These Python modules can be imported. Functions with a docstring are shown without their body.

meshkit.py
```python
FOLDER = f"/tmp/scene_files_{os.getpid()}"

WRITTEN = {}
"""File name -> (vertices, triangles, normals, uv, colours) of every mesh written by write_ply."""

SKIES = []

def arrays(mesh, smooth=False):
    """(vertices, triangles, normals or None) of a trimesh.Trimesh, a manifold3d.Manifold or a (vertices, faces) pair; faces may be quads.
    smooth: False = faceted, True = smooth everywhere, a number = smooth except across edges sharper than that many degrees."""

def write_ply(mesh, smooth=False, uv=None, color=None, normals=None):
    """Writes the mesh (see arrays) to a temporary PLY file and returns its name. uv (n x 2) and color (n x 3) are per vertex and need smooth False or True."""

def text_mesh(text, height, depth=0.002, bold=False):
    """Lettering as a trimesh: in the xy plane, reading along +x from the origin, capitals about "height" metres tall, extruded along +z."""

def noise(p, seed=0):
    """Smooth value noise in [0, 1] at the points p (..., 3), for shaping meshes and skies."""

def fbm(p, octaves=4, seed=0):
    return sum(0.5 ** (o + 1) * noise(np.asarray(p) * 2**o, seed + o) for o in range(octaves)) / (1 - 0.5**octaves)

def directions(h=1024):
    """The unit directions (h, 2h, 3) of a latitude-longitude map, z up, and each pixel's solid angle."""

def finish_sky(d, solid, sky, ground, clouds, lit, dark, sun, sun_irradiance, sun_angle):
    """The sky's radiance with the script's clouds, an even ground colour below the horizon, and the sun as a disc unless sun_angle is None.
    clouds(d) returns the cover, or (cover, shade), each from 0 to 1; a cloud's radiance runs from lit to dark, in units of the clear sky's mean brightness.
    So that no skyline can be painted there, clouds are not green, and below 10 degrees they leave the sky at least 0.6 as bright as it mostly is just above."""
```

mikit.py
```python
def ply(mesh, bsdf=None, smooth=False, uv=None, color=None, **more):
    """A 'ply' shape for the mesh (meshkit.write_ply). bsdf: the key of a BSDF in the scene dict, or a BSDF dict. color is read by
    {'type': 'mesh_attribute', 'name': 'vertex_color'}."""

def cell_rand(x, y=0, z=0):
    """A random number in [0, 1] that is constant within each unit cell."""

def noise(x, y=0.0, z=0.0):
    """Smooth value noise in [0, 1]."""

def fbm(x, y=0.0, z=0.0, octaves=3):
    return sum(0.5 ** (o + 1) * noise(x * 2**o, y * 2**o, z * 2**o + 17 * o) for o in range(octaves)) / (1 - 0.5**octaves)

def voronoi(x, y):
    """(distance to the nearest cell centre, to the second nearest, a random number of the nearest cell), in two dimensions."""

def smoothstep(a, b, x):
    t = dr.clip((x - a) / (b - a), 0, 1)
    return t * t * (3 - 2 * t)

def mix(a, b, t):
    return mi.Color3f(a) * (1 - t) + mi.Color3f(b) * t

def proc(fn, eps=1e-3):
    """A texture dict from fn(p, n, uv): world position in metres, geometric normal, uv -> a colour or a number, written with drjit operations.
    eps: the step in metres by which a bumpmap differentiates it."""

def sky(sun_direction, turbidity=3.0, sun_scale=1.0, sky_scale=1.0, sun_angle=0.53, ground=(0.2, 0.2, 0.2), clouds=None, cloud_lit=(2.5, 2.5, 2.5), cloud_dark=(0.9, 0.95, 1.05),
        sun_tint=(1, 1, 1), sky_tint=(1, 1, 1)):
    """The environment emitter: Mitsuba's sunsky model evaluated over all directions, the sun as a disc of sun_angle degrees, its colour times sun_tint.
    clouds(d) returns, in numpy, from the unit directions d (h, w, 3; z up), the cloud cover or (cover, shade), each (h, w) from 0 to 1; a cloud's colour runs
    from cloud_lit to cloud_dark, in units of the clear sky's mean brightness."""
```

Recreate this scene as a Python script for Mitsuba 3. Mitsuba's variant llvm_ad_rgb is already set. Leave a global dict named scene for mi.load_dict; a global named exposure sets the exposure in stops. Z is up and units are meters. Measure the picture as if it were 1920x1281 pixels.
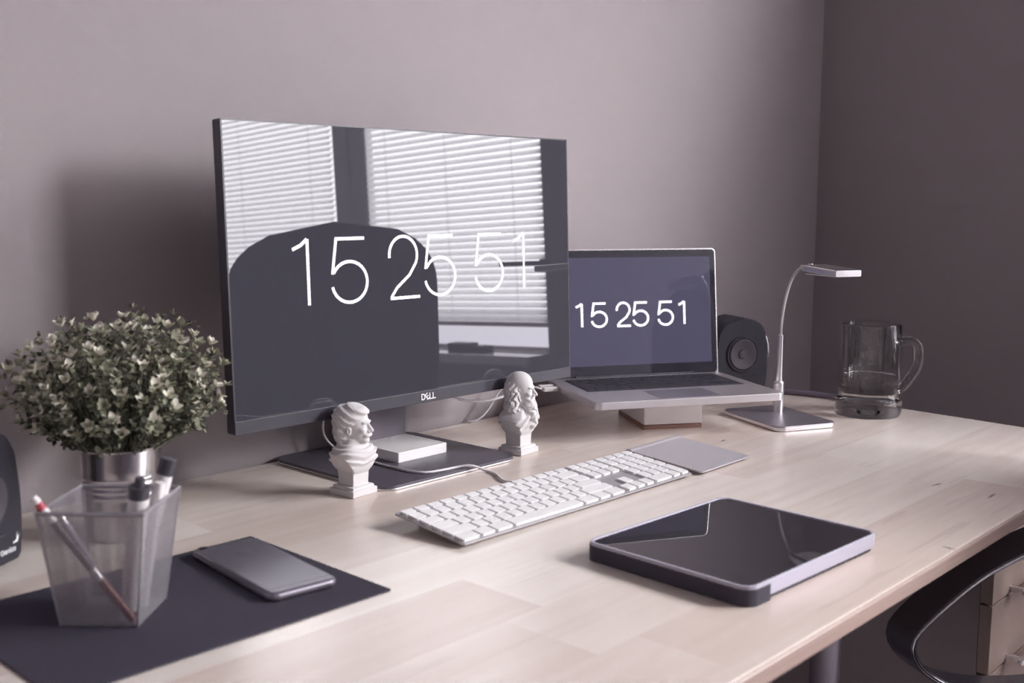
import math, random
import numpy as np, trimesh, mitsuba as mi, drjit as dr, manifold3d
import shapely
from shapely.geometry import Polygon, LineString, Point, box as sbox
from shapely import affinity
import mikit, meshkit
from mikit import proc, noise, fbm, smoothstep, mix, cell_rand

random.seed(7)
rng = np.random.default_rng(7)
T = mi.ScalarTransform4f
scene, labels = {"type": "scene"}, {}
Z0 = 0.74          # height of the desk top; every object below is laid out relative to it

# ------------------------------------------------------------------ camera, light, exposure
exposure = 0.11
EYE = np.array([-0.8001, -0.8116, 0.3728 + Z0])
FWD = np.array([0.7271, 0.6744, -0.1290])
UP = np.array([0.0923, 0.0901, 0.9916])
scene["camera"] = {"type": "thinlens", "fov": math.degrees(2 * math.atan(960 / 2063.93)), "fov_axis": "x",
                   "to_world": T().look_at(origin=EYE.tolist(), target=(EYE + FWD).tolist(), up=UP.tolist()),
                   "aperture_radius": 0.0034, "focus_distance": 1.6, "near_clip": 0.01, "far_clip": 50.0}
SKY_RADIANCE = [70.0, 68.8, 70.0]          # overcast daylight: the upper panes of the window on the right wall see the sky,
STREET_RADIANCE = [8.6, 8.4, 8.8]       # the lower panes the duller houses opposite
SCREEN_WEIGHT = 0.02

# ------------------------------------------------------------------ helpers
def numbered(key):
    if key not in scene and key not in labels: return key
    k = 1
    while f"{key}_{k:03d}" in scene or f"{key}_{k:03d}" in labels: k += 1
    return f"{key}_{k:03d}"

def thing(name, label, cat, group=None):
    key = numbered(name); labels[key] = {"label": label, "category": cat}
    if group: labels[key]["group"] = group
    return key

def obj(name, mesh, m, parent=None, smooth=False, label=None, kind=None, **more):
    key = numbered(f"{parent}__{name}" if parent else name)
    if hasattr(mesh, "to_mesh"):
        mm = mesh.to_mesh(); mesh = trimesh.Trimesh(mm.vert_properties[:, :3], mm.tri_verts, process=False)
    mesh = mesh.copy(); mesh.apply_translation([0, 0, Z0])
    scene[key] = mikit.ply(mesh, m, smooth=smooth, **more)
    if label or kind:
        labels[key] = {}
        if label: labels[key]["label"] = label
        if kind: labels[key]["kind"] = kind
    return key

def single(name, mesh, m, label, cat, group=None, smooth=False, **more):
    key = obj(name, mesh, m, None, smooth, **more)
    labels[key] = {"label": label, "category": cat}
    if group: labels[key]["group"] = group
    return key

def struct(name, mesh, m, parent=None, smooth=False, label=None, **more):
    key = obj(name, mesh, m, parent, smooth, **more)
    labels[key] = {"kind": "structure"} if parent is None else {}
    if label: labels[key]["label"] = label
    return key

def cat(*ms): return trimesh.util.concatenate([m for m in ms])

def bx(x0, x1, y0, y1, z0, z1):
    m = trimesh.creation.box((x1 - x0, y1 - y0, z1 - z0)); m.apply_translation(((x0 + x1) / 2, (y0 + y1) / 2, (z0 + z1) / 2)); return m

def rrect(w, d, r, n=6):
    """closed ring of a rounded rectangle centred on the origin, counter-clockwise"""
    r = max(min(r, w / 2 - 1e-6, d / 2 - 1e-6), 1e-6); pts = []
    for cx, cy, a0 in ((w / 2 - r, d / 2 - r, 0), (-w / 2 + r, d / 2 - r, 90), (-w / 2 + r, -d / 2 + r, 180), (w / 2 - r, -d / 2 + r, 270)):
        for k in range(n + 1):
            a = math.radians(a0 + 90 * k / n); pts.append((cx + r * math.cos(a), cy + r * math.sin(a)))
    return np.array(pts)

def loft(rings, cap=True):
    """rings: list of (n,3) arrays of equal n, bottom to top, counter-clockwise from above"""
    n = len(rings[0]); v = np.vstack(rings); f = []
    i = np.arange(n); j = (i + 1) % n
    for k in range(len(rings) - 1):
        a, b = k * n, (k + 1) * n
        f.append(np.c_[a + i, a + j, b + j]); f.append(np.c_[a + i, b + j, b + i])
    if cap:
        v = np.vstack([v, rings[0].mean(0), rings[-1].mean(0)]); c0, c1 = len(v) - 2, len(v) - 1; t = (len(rings) - 1) * n
        f.append(np.c_[np.full(n, c0), j, i]); f.append(np.c_[np.full(n, c1), t + i, t + j])
    return trimesh.Trimesh(v, np.vstack(f), process=False)

def slab(w, d, h, r=0.004, b=0.001, n=6, z=0.0, cx=0, cy=0):
    """rounded slab standing on z, with bevelled edges"""
    out = []
    for off, zz in ((b, 0), (b * 0.3, b * 0.3), (0, b), (0, h - b), (b * 0.3, h - b * 0.3), (b, h)):
        q = rrect(w - 2 * off, d - 2 * off, r - off, n); out.append(np.c_[q[:, 0] + cx, q[:, 1] + cy, np.full(len(q), zz + z)])
    return loft(out)

def place(m, x=0, y=0, z=0, yaw=0.0):
    m = m.copy(); m.apply_transform(trimesh.transformations.rotation_matrix(yaw, [0, 0, 1])); m.apply_translation([x, y, z]); return m

def frame(m, o, ex, ey, ez):
    """put local axes at o"""
    M = np.eye(4); M[:3, 0], M[:3, 1], M[:3, 2], M[:3, 3] = ex, ey, ez, o
    m = m.copy(); m.apply_transform(M); return m

def lathe(profile, n=48, closed=True):
    """profile (r,z) from bottom axis to top axis"""
    p = np.array(profile, float); a = np.arange(n) * 2 * np.pi / n
    v = np.stack([p[:, None, 0] * np.cos(a), p[:, None, 0] * np.sin(a), np.broadcast_to(p[:, None, 1], (len(p), n))], -1).reshape(-1, 3)
    i = np.arange(n); j = (i + 1) % n; f = []
    for k in range(len(p) - 1):
        f.append(np.c_[k * n + i, k * n + j, (k + 1) * n + j]); f.append(np.c_[k * n + i, (k + 1) * n + j, (k + 1) * n + i])
    m = trimesh.Trimesh(v, np.vstack(f), process=False); m.merge_vertices(); m.update_faces(m.nondegenerate_faces()); return m

def spline(pts, n=60):
    from scipy.interpolate import CubicSpline
    p = np.array(pts, float); t = np.r_[0, np.cumsum(np.linalg.norm(np.diff(p, axis=0), axis=1))]
    return CubicSpline(t, p)(np.linspace(0, t[-1], n))

def tube(path, r, n=10, cap=True):
    p = np.array(path, float); t = np.gradient(p, axis=0); t /= np.linalg.norm(t, axis=1, keepdims=True)
    a = np.array([0, 0, 1.0]) if abs(t[0][2]) < 0.9 else np.array([1.0, 0, 0]); rings = []
    r = np.broadcast_to(r, (len(p),)); ang = np.arange(n) * 2 * np.pi / n
    for k in range(len(p)):
        a = a - t[k] * (a @ t[k]); a /= np.linalg.norm(a); b = np.cross(t[k], a)
        rings.append(p[k] + r[k] * (np.cos(ang)[:, None] * a + np.sin(ang)[:, None] * b))
    return loft(rings, cap)

def sweep(path, section, side):
    """sweep a 2-D section (along normal, along side) with a fixed side vector"""
    p = np.array(path, float); t = np.gradient(p, axis=0); t /= np.linalg.norm(t, axis=1, keepdims=True); s = np.array(side, float); rings = []
    for k in range(len(p)):
        nrm = np.cross(s, t[k]); nrm /= np.linalg.norm(nrm)
        rings.append(p[k] + section[:, :1] * nrm + section[:, 1:] * s)
    m = loft(rings); m.fix_normals(); return m

def extrude(poly, h):
    gs = getattr(poly, "geoms", [poly]); return cat(*[trimesh.creation.extrude_polygon(g, h, engine="earcut") for g in gs])

def surface_net(f, lo, hi, h):
    """mesh of f = 0 (f < 0 inside) on a grid of step h"""
    lo, hi = np.array(lo, float), np.array(hi, float); N = np.ceil((hi - lo) / h).astype(int) + 1
    ax = [lo[k] + h * np.arange(N[k]) for k in range(3)]; P = np.stack(np.meshgrid(*ax, indexing="ij"), -1)
    V = f(P.reshape(-1, 3)).reshape(N)
    s, cnt = np.zeros((*(N - 1), 3)), np.zeros(N - 1)
    for axis in range(3):
        o = [k for k in range(3) if k != axis]
        for da in (0, 1):
            for db in (0, 1):
                sl0, sl1 = [None] * 3, [None] * 3
                sl0[axis], sl1[axis] = slice(0, N[axis] - 1), slice(1, N[axis])
                for kk, d in zip(o, (da, db)): sl0[kk] = sl1[kk] = slice(d, N[kk] - 1 + d)
                a, b = V[tuple(sl0)], V[tuple(sl1)]; on = (a < 0) != (b < 0)
                t = np.where(on, a / np.where(on, a - b, 1), 0); off = np.zeros((*(N - 1), 3)); off[..., axis] = t
                for kk, d in zip(o, (da, db)): off[..., kk] = d
                s += off * on[..., None]; cnt += on
    act = cnt > 0; idx = -np.ones(N - 1, int); idx[act] = np.arange(act.sum())
    base = np.stack(np.meshgrid(*[np.arange(n - 1) for n in N], indexing="ij"), -1)[act]
    v = lo + h * (base + s[act] / cnt[act][:, None]); faces = []
    for axis in range(3):
        o1, o2 = (axis + 1) % 3, (axis + 2) % 3
        sl0, sl1 = [slice(1, N[k] - 1) for k in range(3)], [slice(1, N[k] - 1) for k in range(3)]
        sl0[axis], sl1[axis] = slice(0, N[axis] - 1), slice(1, N[axis])
        a, b = V[tuple(sl0)], V[tuple(sl1)]
        for flip, on in ((False, (a < 0) & (b >= 0)), (True, (a >= 0) & (b < 0))):
            c = np.argwhere(on); off = np.ones(3, int); off[axis] = 0; c = c + off
            e1, e2 = np.eye(3, dtype=int)[o1], np.eye(3, dtype=int)[o2]
            q = np.stack([idx[tuple((c + d).T)] for d in (-e1 - e2, -e2, 0 * e1, -e1)], 1)
            if flip: q = q[:, ::-1]
            faces += [q[:, [0, 1, 2]], q[:, [0, 2, 3]]]
    m = trimesh.Trimesh(v, np.vstack(faces), process=False); return m

# ------------------------------------------------------------------ materials
def rgb(r, g, b): return {"type": "rgb", "value": [r, g, b]}
def pr(c, rough=0.5, metal=0.0, spec=0.5, **k):
    d = {"type": "principled", "base_color": c if isinstance(c, dict) else rgb(*c), "roughness": rough, "metallic": metal, "specular": spec, **k}
    return {"type": "twosided", "bsdf": d}
def mat(name, d): scene["mat_" + name] = d; return "mat_" + name

WALLC = (0.365, 0.325, 0.337)
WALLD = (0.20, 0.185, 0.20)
M = {}
M["wall"] = mat("wall", {"type": "bumpmap", "scale": 1.0, "arbitrary": proc(lambda p, n, uv: 0.0007 * fbm(p.x * 130 + p.y * 71, p.y * 90, p.z * 130, 2), eps=2e-3),
        "bsdf": pr(proc(lambda p, n, uv: mix([c * 0.97 for c in WALLC], [c * 1.03 for c in WALLC], fbm(p.x * 3, p.y * 3, p.z * 3, 3))), 0.75, spec=0.2)})
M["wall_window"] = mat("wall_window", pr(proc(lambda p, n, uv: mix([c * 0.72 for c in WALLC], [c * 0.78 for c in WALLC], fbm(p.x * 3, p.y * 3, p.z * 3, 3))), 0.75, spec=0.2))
M["ceiling"] = mat("ceiling", pr((0.50, 0.49, 0.51), 0.9))
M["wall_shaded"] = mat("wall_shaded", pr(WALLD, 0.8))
M["floor"] = mat("floor", pr(proc(lambda p, n, uv: mix((0.60, 0.55, 0.57), (0.68, 0.63, 0.65), fbm(p.x * 3, p.y * 40, 0, 3))), 0.5))

def wood_colour(p, n, uv):
    # birch-effect staves running along the desk, tone differing from stave to stave, with stretched grain
    row = dr.floor((p.y + 5) / 0.105); xx = p.x + cell_rand(row, 367) * 1.3; col = dr.floor(xx / 0.74)
    tone = cell_rand(row, col, 347)
    g = fbm(p.x * 5 + tone * 31, p.y * 75, tone * 9, 4)
    cloud = fbm(p.x * 7 + 3, p.y * 16, 1.7 + tone * 5, 3)
    c = mix((0.60, 0.495, 0.44), (0.735, 0.67, 0.615), smoothstep(0.2, 0.8, 0.38 * g + 0.28 * cloud + 0.36 * tone))
    streak = smoothstep(0.70, 0.80, fbm(p.x * 9 + 11, p.y * 160, 4 + tone, 2)) * smoothstep(0.5, 0.7, noise(p.x * 6, p.y * 9, 2))
    for x0, y0, x1, y1 in ((.6101, -.2579, .6292, -.2622), (.5995, -.3335, .6265, -.3325), (.647, .0878, .6615, .0892), (.3648, -.3693, .3625, -.3829)):   # small dark knots and checks
        ux, uy = x1 - x0, y1 - y0
        t = dr.clip(((p.x - x0) * ux + (p.y - y0) * uy) / (ux * ux + uy * uy), 0, 1)
        d = dr.sqrt(dr.square(p.x - x0 - t * ux) + dr.square(p.y - y0 - t * uy))
        c = c * (1 - 0.8 * (1 - smoothstep(0.0008, 0.0026, d)) * (1 - dr.abs(2 * t - 1) * 0.6))
    return c * (1 - 0.09 * streak)
M["wood"] = mat("wood", pr(proc(wood_colour), 0.28, spec=0.5))
M["wood_edge"] = mat("wood_edge", pr(proc(lambda p, n, uv: mix((0.29, 0.205, 0.18), (0.40, 0.30, 0.265), fbm(p.x * 6, p.y * 30, p.z * 300, 3))), 0.35))
M["wood_unit"] = mat("wood_unit", pr(proc(lambda p, n, uv: mix((0.21, 0.15, 0.128), (0.32, 0.25, 0.22), fbm(p.x * 14, p.y * 14, p.z * 3, 4))), 0.4))
M["silver"] = mat("silver", pr((0.78, 0.755, 0.775), 0.30, 1.0))
M["silver_matte"] = mat("silver_matte", pr((0.74, 0.70, 0.725), 0.42, 0.9))
M["silver_dark"] = mat("silver_dark", pr((0.40, 0.37, 0.42), 0.38, 0.8))
M["laptop_key"] = mat("laptop_key", pr((0.03, 0.027, 0.036), 0.6, spec=0.3))
M["riser_board"] = mat("riser_board", pr((0.30, 0.175, 0.145), 0.5))
M["chrome"] = mat("chrome", pr((0.85, 0.84, 0.86), 0.06, 1.0))
M["sill_gloss"] = mat("sill_gloss", {"type": "plastic", "diffuse_reflectance": rgb(0.82, 0.80, 0.81), "int_ior": 1.5})
M["stand_dark"] = mat("stand_dark", pr((0.075, 0.066, 0.085), 0.42))
M["stand_grey"] = mat("stand_grey", pr((0.19, 0.168, 0.20), 0.5, 0.4))
M["black"] = mat("black", pr((0.034, 0.031, 0.043), 0.42))
M["black_soft"] = mat("black_soft", pr((0.05, 0.046, 0.06), 0.8, spec=0.2))
M["mat_cloth"] = mat("mat_cloth", pr((0.043, 0.039, 0.054), 0.9, spec=0.1))
M["black_gloss"] = mat("black_gloss", {"type": "plastic", "diffuse_reflectance": rgb(0.035, 0.032, 0.042), "int_ior": 1.55})
M["arm_gloss"] = mat("arm_gloss", pr((0.045, 0.042, 0.056), 0.16, spec=0.8))
M["carcass"] = mat("carcass", pr((0.22, 0.19, 0.195), 0.6))
M["panel"] = mat("panel", {"type": "plastic", "diffuse_reflectance": rgb(0.02, 0.019, 0.024), "int_ior": 1.95})
M["laptop_panel"] = mat("laptop_panel", {"type": "plastic", "diffuse_reflectance": rgb(0.02, 0.019, 0.024), "int_ior": 1.45})
M["tablet_glass"] = mat("tablet_glass", {"type": "plastic", "diffuse_reflectance": rgb(0.03, 0.026, 0.034), "int_ior": 1.5})
M["white_key"] = mat("white_key", pr((0.77, 0.76, 0.765), 0.45))
M["key_plate"] = mat("key_plate", pr((0.44, 0.425, 0.44), 0.45, 0.4))
M["plaster"] = mat("plaster", pr((0.66, 0.64, 0.645), 0.65, spec=0.25))
M["white_plastic"] = mat("white_plastic", pr((0.80, 0.77, 0.78), 0.35))
M["card_white"] = mat("card_white", pr((0.86, 0.82, 0.83), 0.5))
M["print_white"] = mat("print_white", pr((0.85, 0.84, 0.86), 0.4))
M["phone_back"] = mat("phone_back", pr((0.16, 0.15, 0.185), 0.38, 0.5))
M["phone_band"] = mat("phone_band", pr((0.09, 0.085, 0.10), 0.5))
M["case"] = mat("case", pr((0.42, 0.40, 0.48), 0.55))
M["pad_silver"] = mat("pad_silver", pr((0.52, 0.49, 0.525), 0.45, 0.3))
M["foot_silver"] = mat("foot_silver", pr((0.84, 0.82, 0.825), 0.4, 0.05))
M["speaker_black"] = mat("speaker_black", pr((0.026, 0.024, 0.032), 0.7, spec=0.2))
M["speaker_cone"] = mat("speaker_cone", pr((0.055, 0.047, 0.058), 0.6, spec=0.3))
M["tin"] = mat("tin", pr((0.66, 0.63, 0.66), 0.22, 1.0))
M["mesh_wire"] = mat("mesh_wire", pr((0.36, 0.34, 0.375), 0.4, 0.4))
M["soil"] = mat("soil", pr((0.05, 0.042, 0.035), 0.9))
M["stem"] = mat("stem", pr((0.16, 0.16, 0.11), 0.7))
def leafm(name, c): return mat(name, {"type": "principledthin", "base_color": rgb(*c), "roughness": 0.5, "diff_trans": 0.5, "spec_trans": 0.0, "eta": 1.4})
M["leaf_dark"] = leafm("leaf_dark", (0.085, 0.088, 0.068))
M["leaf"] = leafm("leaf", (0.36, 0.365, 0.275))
M["leaf_pale"] = leafm("leaf_pale", (0.88, 0.84, 0.73))
M["red"] = mat("red", pr((0.45, 0.06, 0.09), 0.4))
M["pencil_dark"] = mat("pencil_dark", pr((0.09, 0.07, 0.085), 0.35))
M["pencil_wine"] = mat("pencil_wine", pr((0.22, 0.07, 0.07), 0.35))
M["cable"] = mat("cable", pr((0.72, 0.69, 0.72), 0.45))
M["cable_dark"] = mat("cable_dark", pr((0.16, 0.13, 0.18), 0.5))
M["slat"] = mat("slat", {"type": "principledthin", "base_color": rgb(0.92, 0.92, 0.92), "roughness": 0.6, "diff_trans": 1.2, "spec_trans": 0.0, "eta": 1.3})
M["frame"] = mat("frame", pr((0.55, 0.53, 0.54), 0.5))
M["frame_dark"] = mat("frame_dark", pr((0.12, 0.11, 0.13), 0.5))
M["pane"] = mat("pane", pr((0.05, 0.05, 0.05), 0.4))
M["glass"] = mat("glass", {"type": "dielectric", "int_ior": 1.5, "ext_ior": 1.0})
M["glass_soft"] = mat("glass_soft", {"type": "roughdielectric", "distribution": "ggx", "alpha": 0.03, "int_ior": 1.5, "ext_ior": 1.0})
M["glass_water"] = mat("glass_water", {"type": "dielectric", "int_ior": 1.33, "ext_ior": 1.5})
M["water"] = mat("water", {"type": "dielectric", "int_ior": 1.33, "ext_ior": 1.0})
M["key_legend"] = mat("key_legend", pr((0.45, 0.44, 0.47), 0.5))
M["chair_cloth"] = mat("chair_cloth", pr((0.04, 0.037, 0.048), 0.85, spec=0.2))
M["lamp_diffuser"] = mat("lamp_diffuser", pr((0.75, 0.74, 0.76), 0.4))

def glow(r, g, b, w=SCREEN_WEIGHT): return {"emitter": {"type": "area", "radiance": rgb(r, g, b), "sampling_weight": w}}

# ------------------------------------------------------------------ the room
FL = -Z0; XR, YB, XL, YF, CE = 1.69, 0.485, -2.3, -3.4, 1.86
struct("floor", bx(XL - .2, XR + .3, YF - .2, YB + .2, FL - .1, FL), M["floor"])
struct("ceiling", bx(XL - .2, XR + .3, YF - .2, YB + .2, CE, CE + .1), M["ceiling"])
struct("wall_back", bx(XL - .2, XR + .3, YB, YB + .2, FL, CE), M["wall"])
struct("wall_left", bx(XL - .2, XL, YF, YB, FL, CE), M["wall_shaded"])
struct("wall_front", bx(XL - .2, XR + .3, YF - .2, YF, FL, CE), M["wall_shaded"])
WY0, WY1, WZ0, WZ1 = -3.05, -0.81, -0.02, 1.70          # window opening in the right wall
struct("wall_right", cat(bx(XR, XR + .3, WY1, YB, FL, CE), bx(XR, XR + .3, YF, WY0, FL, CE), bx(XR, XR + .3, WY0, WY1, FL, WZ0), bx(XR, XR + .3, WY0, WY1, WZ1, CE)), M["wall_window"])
MUL = (-1.85, -1.66)
win = "window_1"; labels[win] = {"kind": "structure", "label": "two-pane window in the right wall, mirrored in the monitor"}
struct("frame", cat(bx(XR + .03, XR + .16, WY0, WY1, WZ0, WZ0 + .012), bx(XR + .03, XR + .16, WY0, WY1, WZ1 - .06, WZ1), bx(XR + .03, XR + .16, WY0, WY0 + .05, WZ0, WZ1),
                    bx(XR + .03, XR + .16, WY1 - .02, WY1, WZ0, WZ1), bx(XR + .02, XR + .16, MUL[0], MUL[0] + .085, WZ0, WZ1), bx(XR + .02, XR + .16, MUL[0] + .095, MUL[1], WZ0, WZ1),
                    bx(XR + .04, XR + .16, MUL[0] + .08, MUL[0] + .1, WZ0, WZ1)), M["frame"], win)
for y0, y1 in ((MUL[1], WY1 - .02), (WY0 + .05, MUL[0])):
    pane = trimesh.Trimesh([(XR + .05, y0, WZ0 + .07), (XR + .05, y1, WZ0 + .07), (XR + .05, y1, WZ1 - .06), (XR + .05, y0, WZ1 - .06)], [(0, 2, 1), (0, 3, 2)], process=False)
    pane.vertices[:2, 2] = .97
    mid = pane.copy(); mid.vertices[:2, 2] = WZ0 + .116; mid.vertices[2:, 2] = .94
    struct("middle_pane", mid, M["pane"], win, emitter={"type": "area", "radiance": rgb(*[c * (1.0 if y0 > MUL[0] else 0.93) for c in STREET_RADIANCE]), "sampling_weight": .5})
    struct("transom", bx(XR + .045, XR + .09, y0, y1, .94, .97), M["frame"], win)
    low = trimesh.Trimesh([(XR + .05, y0, WZ0 + .01), (XR + .05, y1, WZ0 + .01), (XR + .05, y1, WZ0 + .115), (XR + .05, y0, WZ0 + .115)], [(0, 2, 1), (0, 3, 2)], process=False)
    struct("lower_pane", low, M["pane"], win, emitter={"type": "area", "radiance": rgb(4.2, 4.0, 4.5), "sampling_weight": 0.05})
    struct("pane", pane, M["pane"], win, emitter={"type": "area", "radiance": rgb(*[c * (0.42 if y0 > MUL[0] else 1.0) for c in SKY_RADIANCE]), "sampling_weight": 1.0})
struct("window_sill", place(slab(.16, WY1 - WY0 + .06, .028, .004, .002), XR - .045, (WY0 + WY1) / 2, WZ0 - .027), M["sill_gloss"], win)
struct("handle", cat(bx(XR - .022, XR - .008, -.984, -.80, .247, .262), bx(XR - .012, XR + .03, -.822, -.808, .243, .266)), M["frame_dark"], win, label="dark window handle turned level")
# venetian blinds: every slat is a part
prof = [(-.0125, 0), (-.006, .0014), (0, .0019), (.006, .0014), (.0125, 0)]
for nm, (y0, y1), lab in (("venetian_blind", (MUL[1] + .005, WY1 - .005), "white venetian blind over the wide pane, at the right of the monitor's reflection"),
                          ("venetian_blind", (WY0 + .02, MUL[0] - .005), "white venetian blind over the pane at the left of the monitor's reflection")):
    b = thing(nm, lab, "blind")
    tilt = math.radians(44); pts = [(c * math.cos(tilt) - s * math.sin(tilt), c * math.sin(tilt) + s * math.cos(tilt)) for c, s in prof]
    v = [(XR + .018 + px, yy, pz + Z0) for yy in (y0, y1) for px, pz in pts]; k = len(pts)
    slat = trimesh.Trimesh(v, [f for i in range(k - 1) for f in ((i, i + 1, k + i + 1), (i, k + i + 1, k + i))], process=False)
    d = mikit.ply(slat, M["slat"], smooth=True)
    for q in range(75): scene[numbered(b + "__slat")] = {**d, "to_world": T().translate([0, 0, .083 + .0212 * q])}
    obj("bottom_rail", bx(XR + .006, XR + .030, y0, y1, .058, .072), M["white_plastic"], b)
    obj("head_rail", bx(XR + .002, XR + .036, y0, y1, WZ1 - .03, WZ1 - .001), M["white_plastic"], b)
    for yy in (y0 + .12, (y0 + y1) / 2, y1 - .12): obj("ladder_cord", cat(bx(XR + .0035, XR + .0045, yy - .0006, yy + .0006, .07, WZ1 - .03)), M["white_plastic"], b)
single("sill_case", cat(place(slab(.05, .10, .030, .008, .003), XR - .07, -1.115, WZ0 + .001), place(slab(.045, .055, .022, .01, .003), XR - .06, -1.03, WZ0 + .001, .2)), M["black"],
       "small dark case on the window sill, mirrored at the bottom of the monitor's reflection", "case", smooth=40)

# ------------------------------------------------------------------ desk
desk = thing("desk", "long birch-effect desk against the wall carrying all the equipment", "desk")
dk = [(-1.25, -.386), (1.071, -.386), (1.158, .478), (-1.25, .478)]
P = Polygon(dk).buffer(-.012).buffer(.012, quad_segs=6)
def ring(off, z):
    q = np.array(P.buffer(-off, join_style=1).exterior.coords)[:-1] if off else np.array(P.exterior.coords)[:-1]
    # same parameterisation for every ring: scale about the centroid keeps the count
    return q
ext = np.array(P.exterior.coords)[:-1]
if Polygon(ext).exterior.is_ccw is False: ext = ext[::-1]
c0 = ext.mean(0); nrm = ext - c0
def inset(o): return ext - np.sign(nrm) * o
TH = .019
obj("tabletop", loft([np.c_[inset(.003), np.full(len(ext), -.003)] if False else np.c_[inset(.0025), np.full(len(ext), -.0012)], np.c_[inset(.0032), np.full(len(ext), 0.0)]]), M["wood"], desk)
obj("edge_band", loft([np.c_[inset(.002), np.full(len(ext), -TH)], np.c_[inset(.0005), np.full(len(ext), -TH + .0012)], np.c_[inset(0), np.full(len(ext), -TH + .003)], np.c_[inset(0), np.full(len(ext), -.0045)],
                       np.c_[inset(.0006), np.full(len(ext), -.0026)], np.c_[inset(.0025), np.full(len(ext), -.0012)]]), M["wood_edge"], desk, smooth=40)
for x in (.90, -.95):
    obj("leg", place(lathe([(0, FL), (.028, FL), (.030, FL + .004), (.030, -TH - .004), (.05, -TH - .003), (.05, -TH), (0, -TH)], 32), x, .02), M["silver_dark"], desk, smooth=40)
    obj("foot", place(slab(.06, .60, .022, .01, .003), x, .02, FL), M["silver_dark"], desk)

# ------------------------------------------------------------------ drawer unit under the desk
du = thing("drawer_unit", "wooden drawer unit with silver bar handles under the right end of the desk", "drawer unit")
DX0, DX1, DY0 = .890, 1.20, -.25
obj("carcass", bx(DX0, DX1, DY0 + .019, .12, FL + .05, -.035), M["carcass"], du)
for z1, z0 in ((-.037, -.244), (-.247, -.357), (-.360, -.50), (-.503, -.685)):
    d = obj("drawer", place(slab(DX1 - DX0, .019, z1 - z0, .0015, .0012), (DX0 + DX1) / 2, DY0 + .0095, z0), M["wood_unit"], du)
    zc = z0 + .003; yb = DY0
    obj("handle", cat(place(slab(.18, .010, .009, .004, .0015), DX0 + .155, yb - .026, zc), bx(DX0 + .075, DX0 + .083, yb - .024, yb, zc + .001, zc + .008), bx(DX0 + .227, DX0 + .235, yb - .024, yb, zc + .001, zc + .008)), M["silver"], d, label="silver bar handle")
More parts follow.
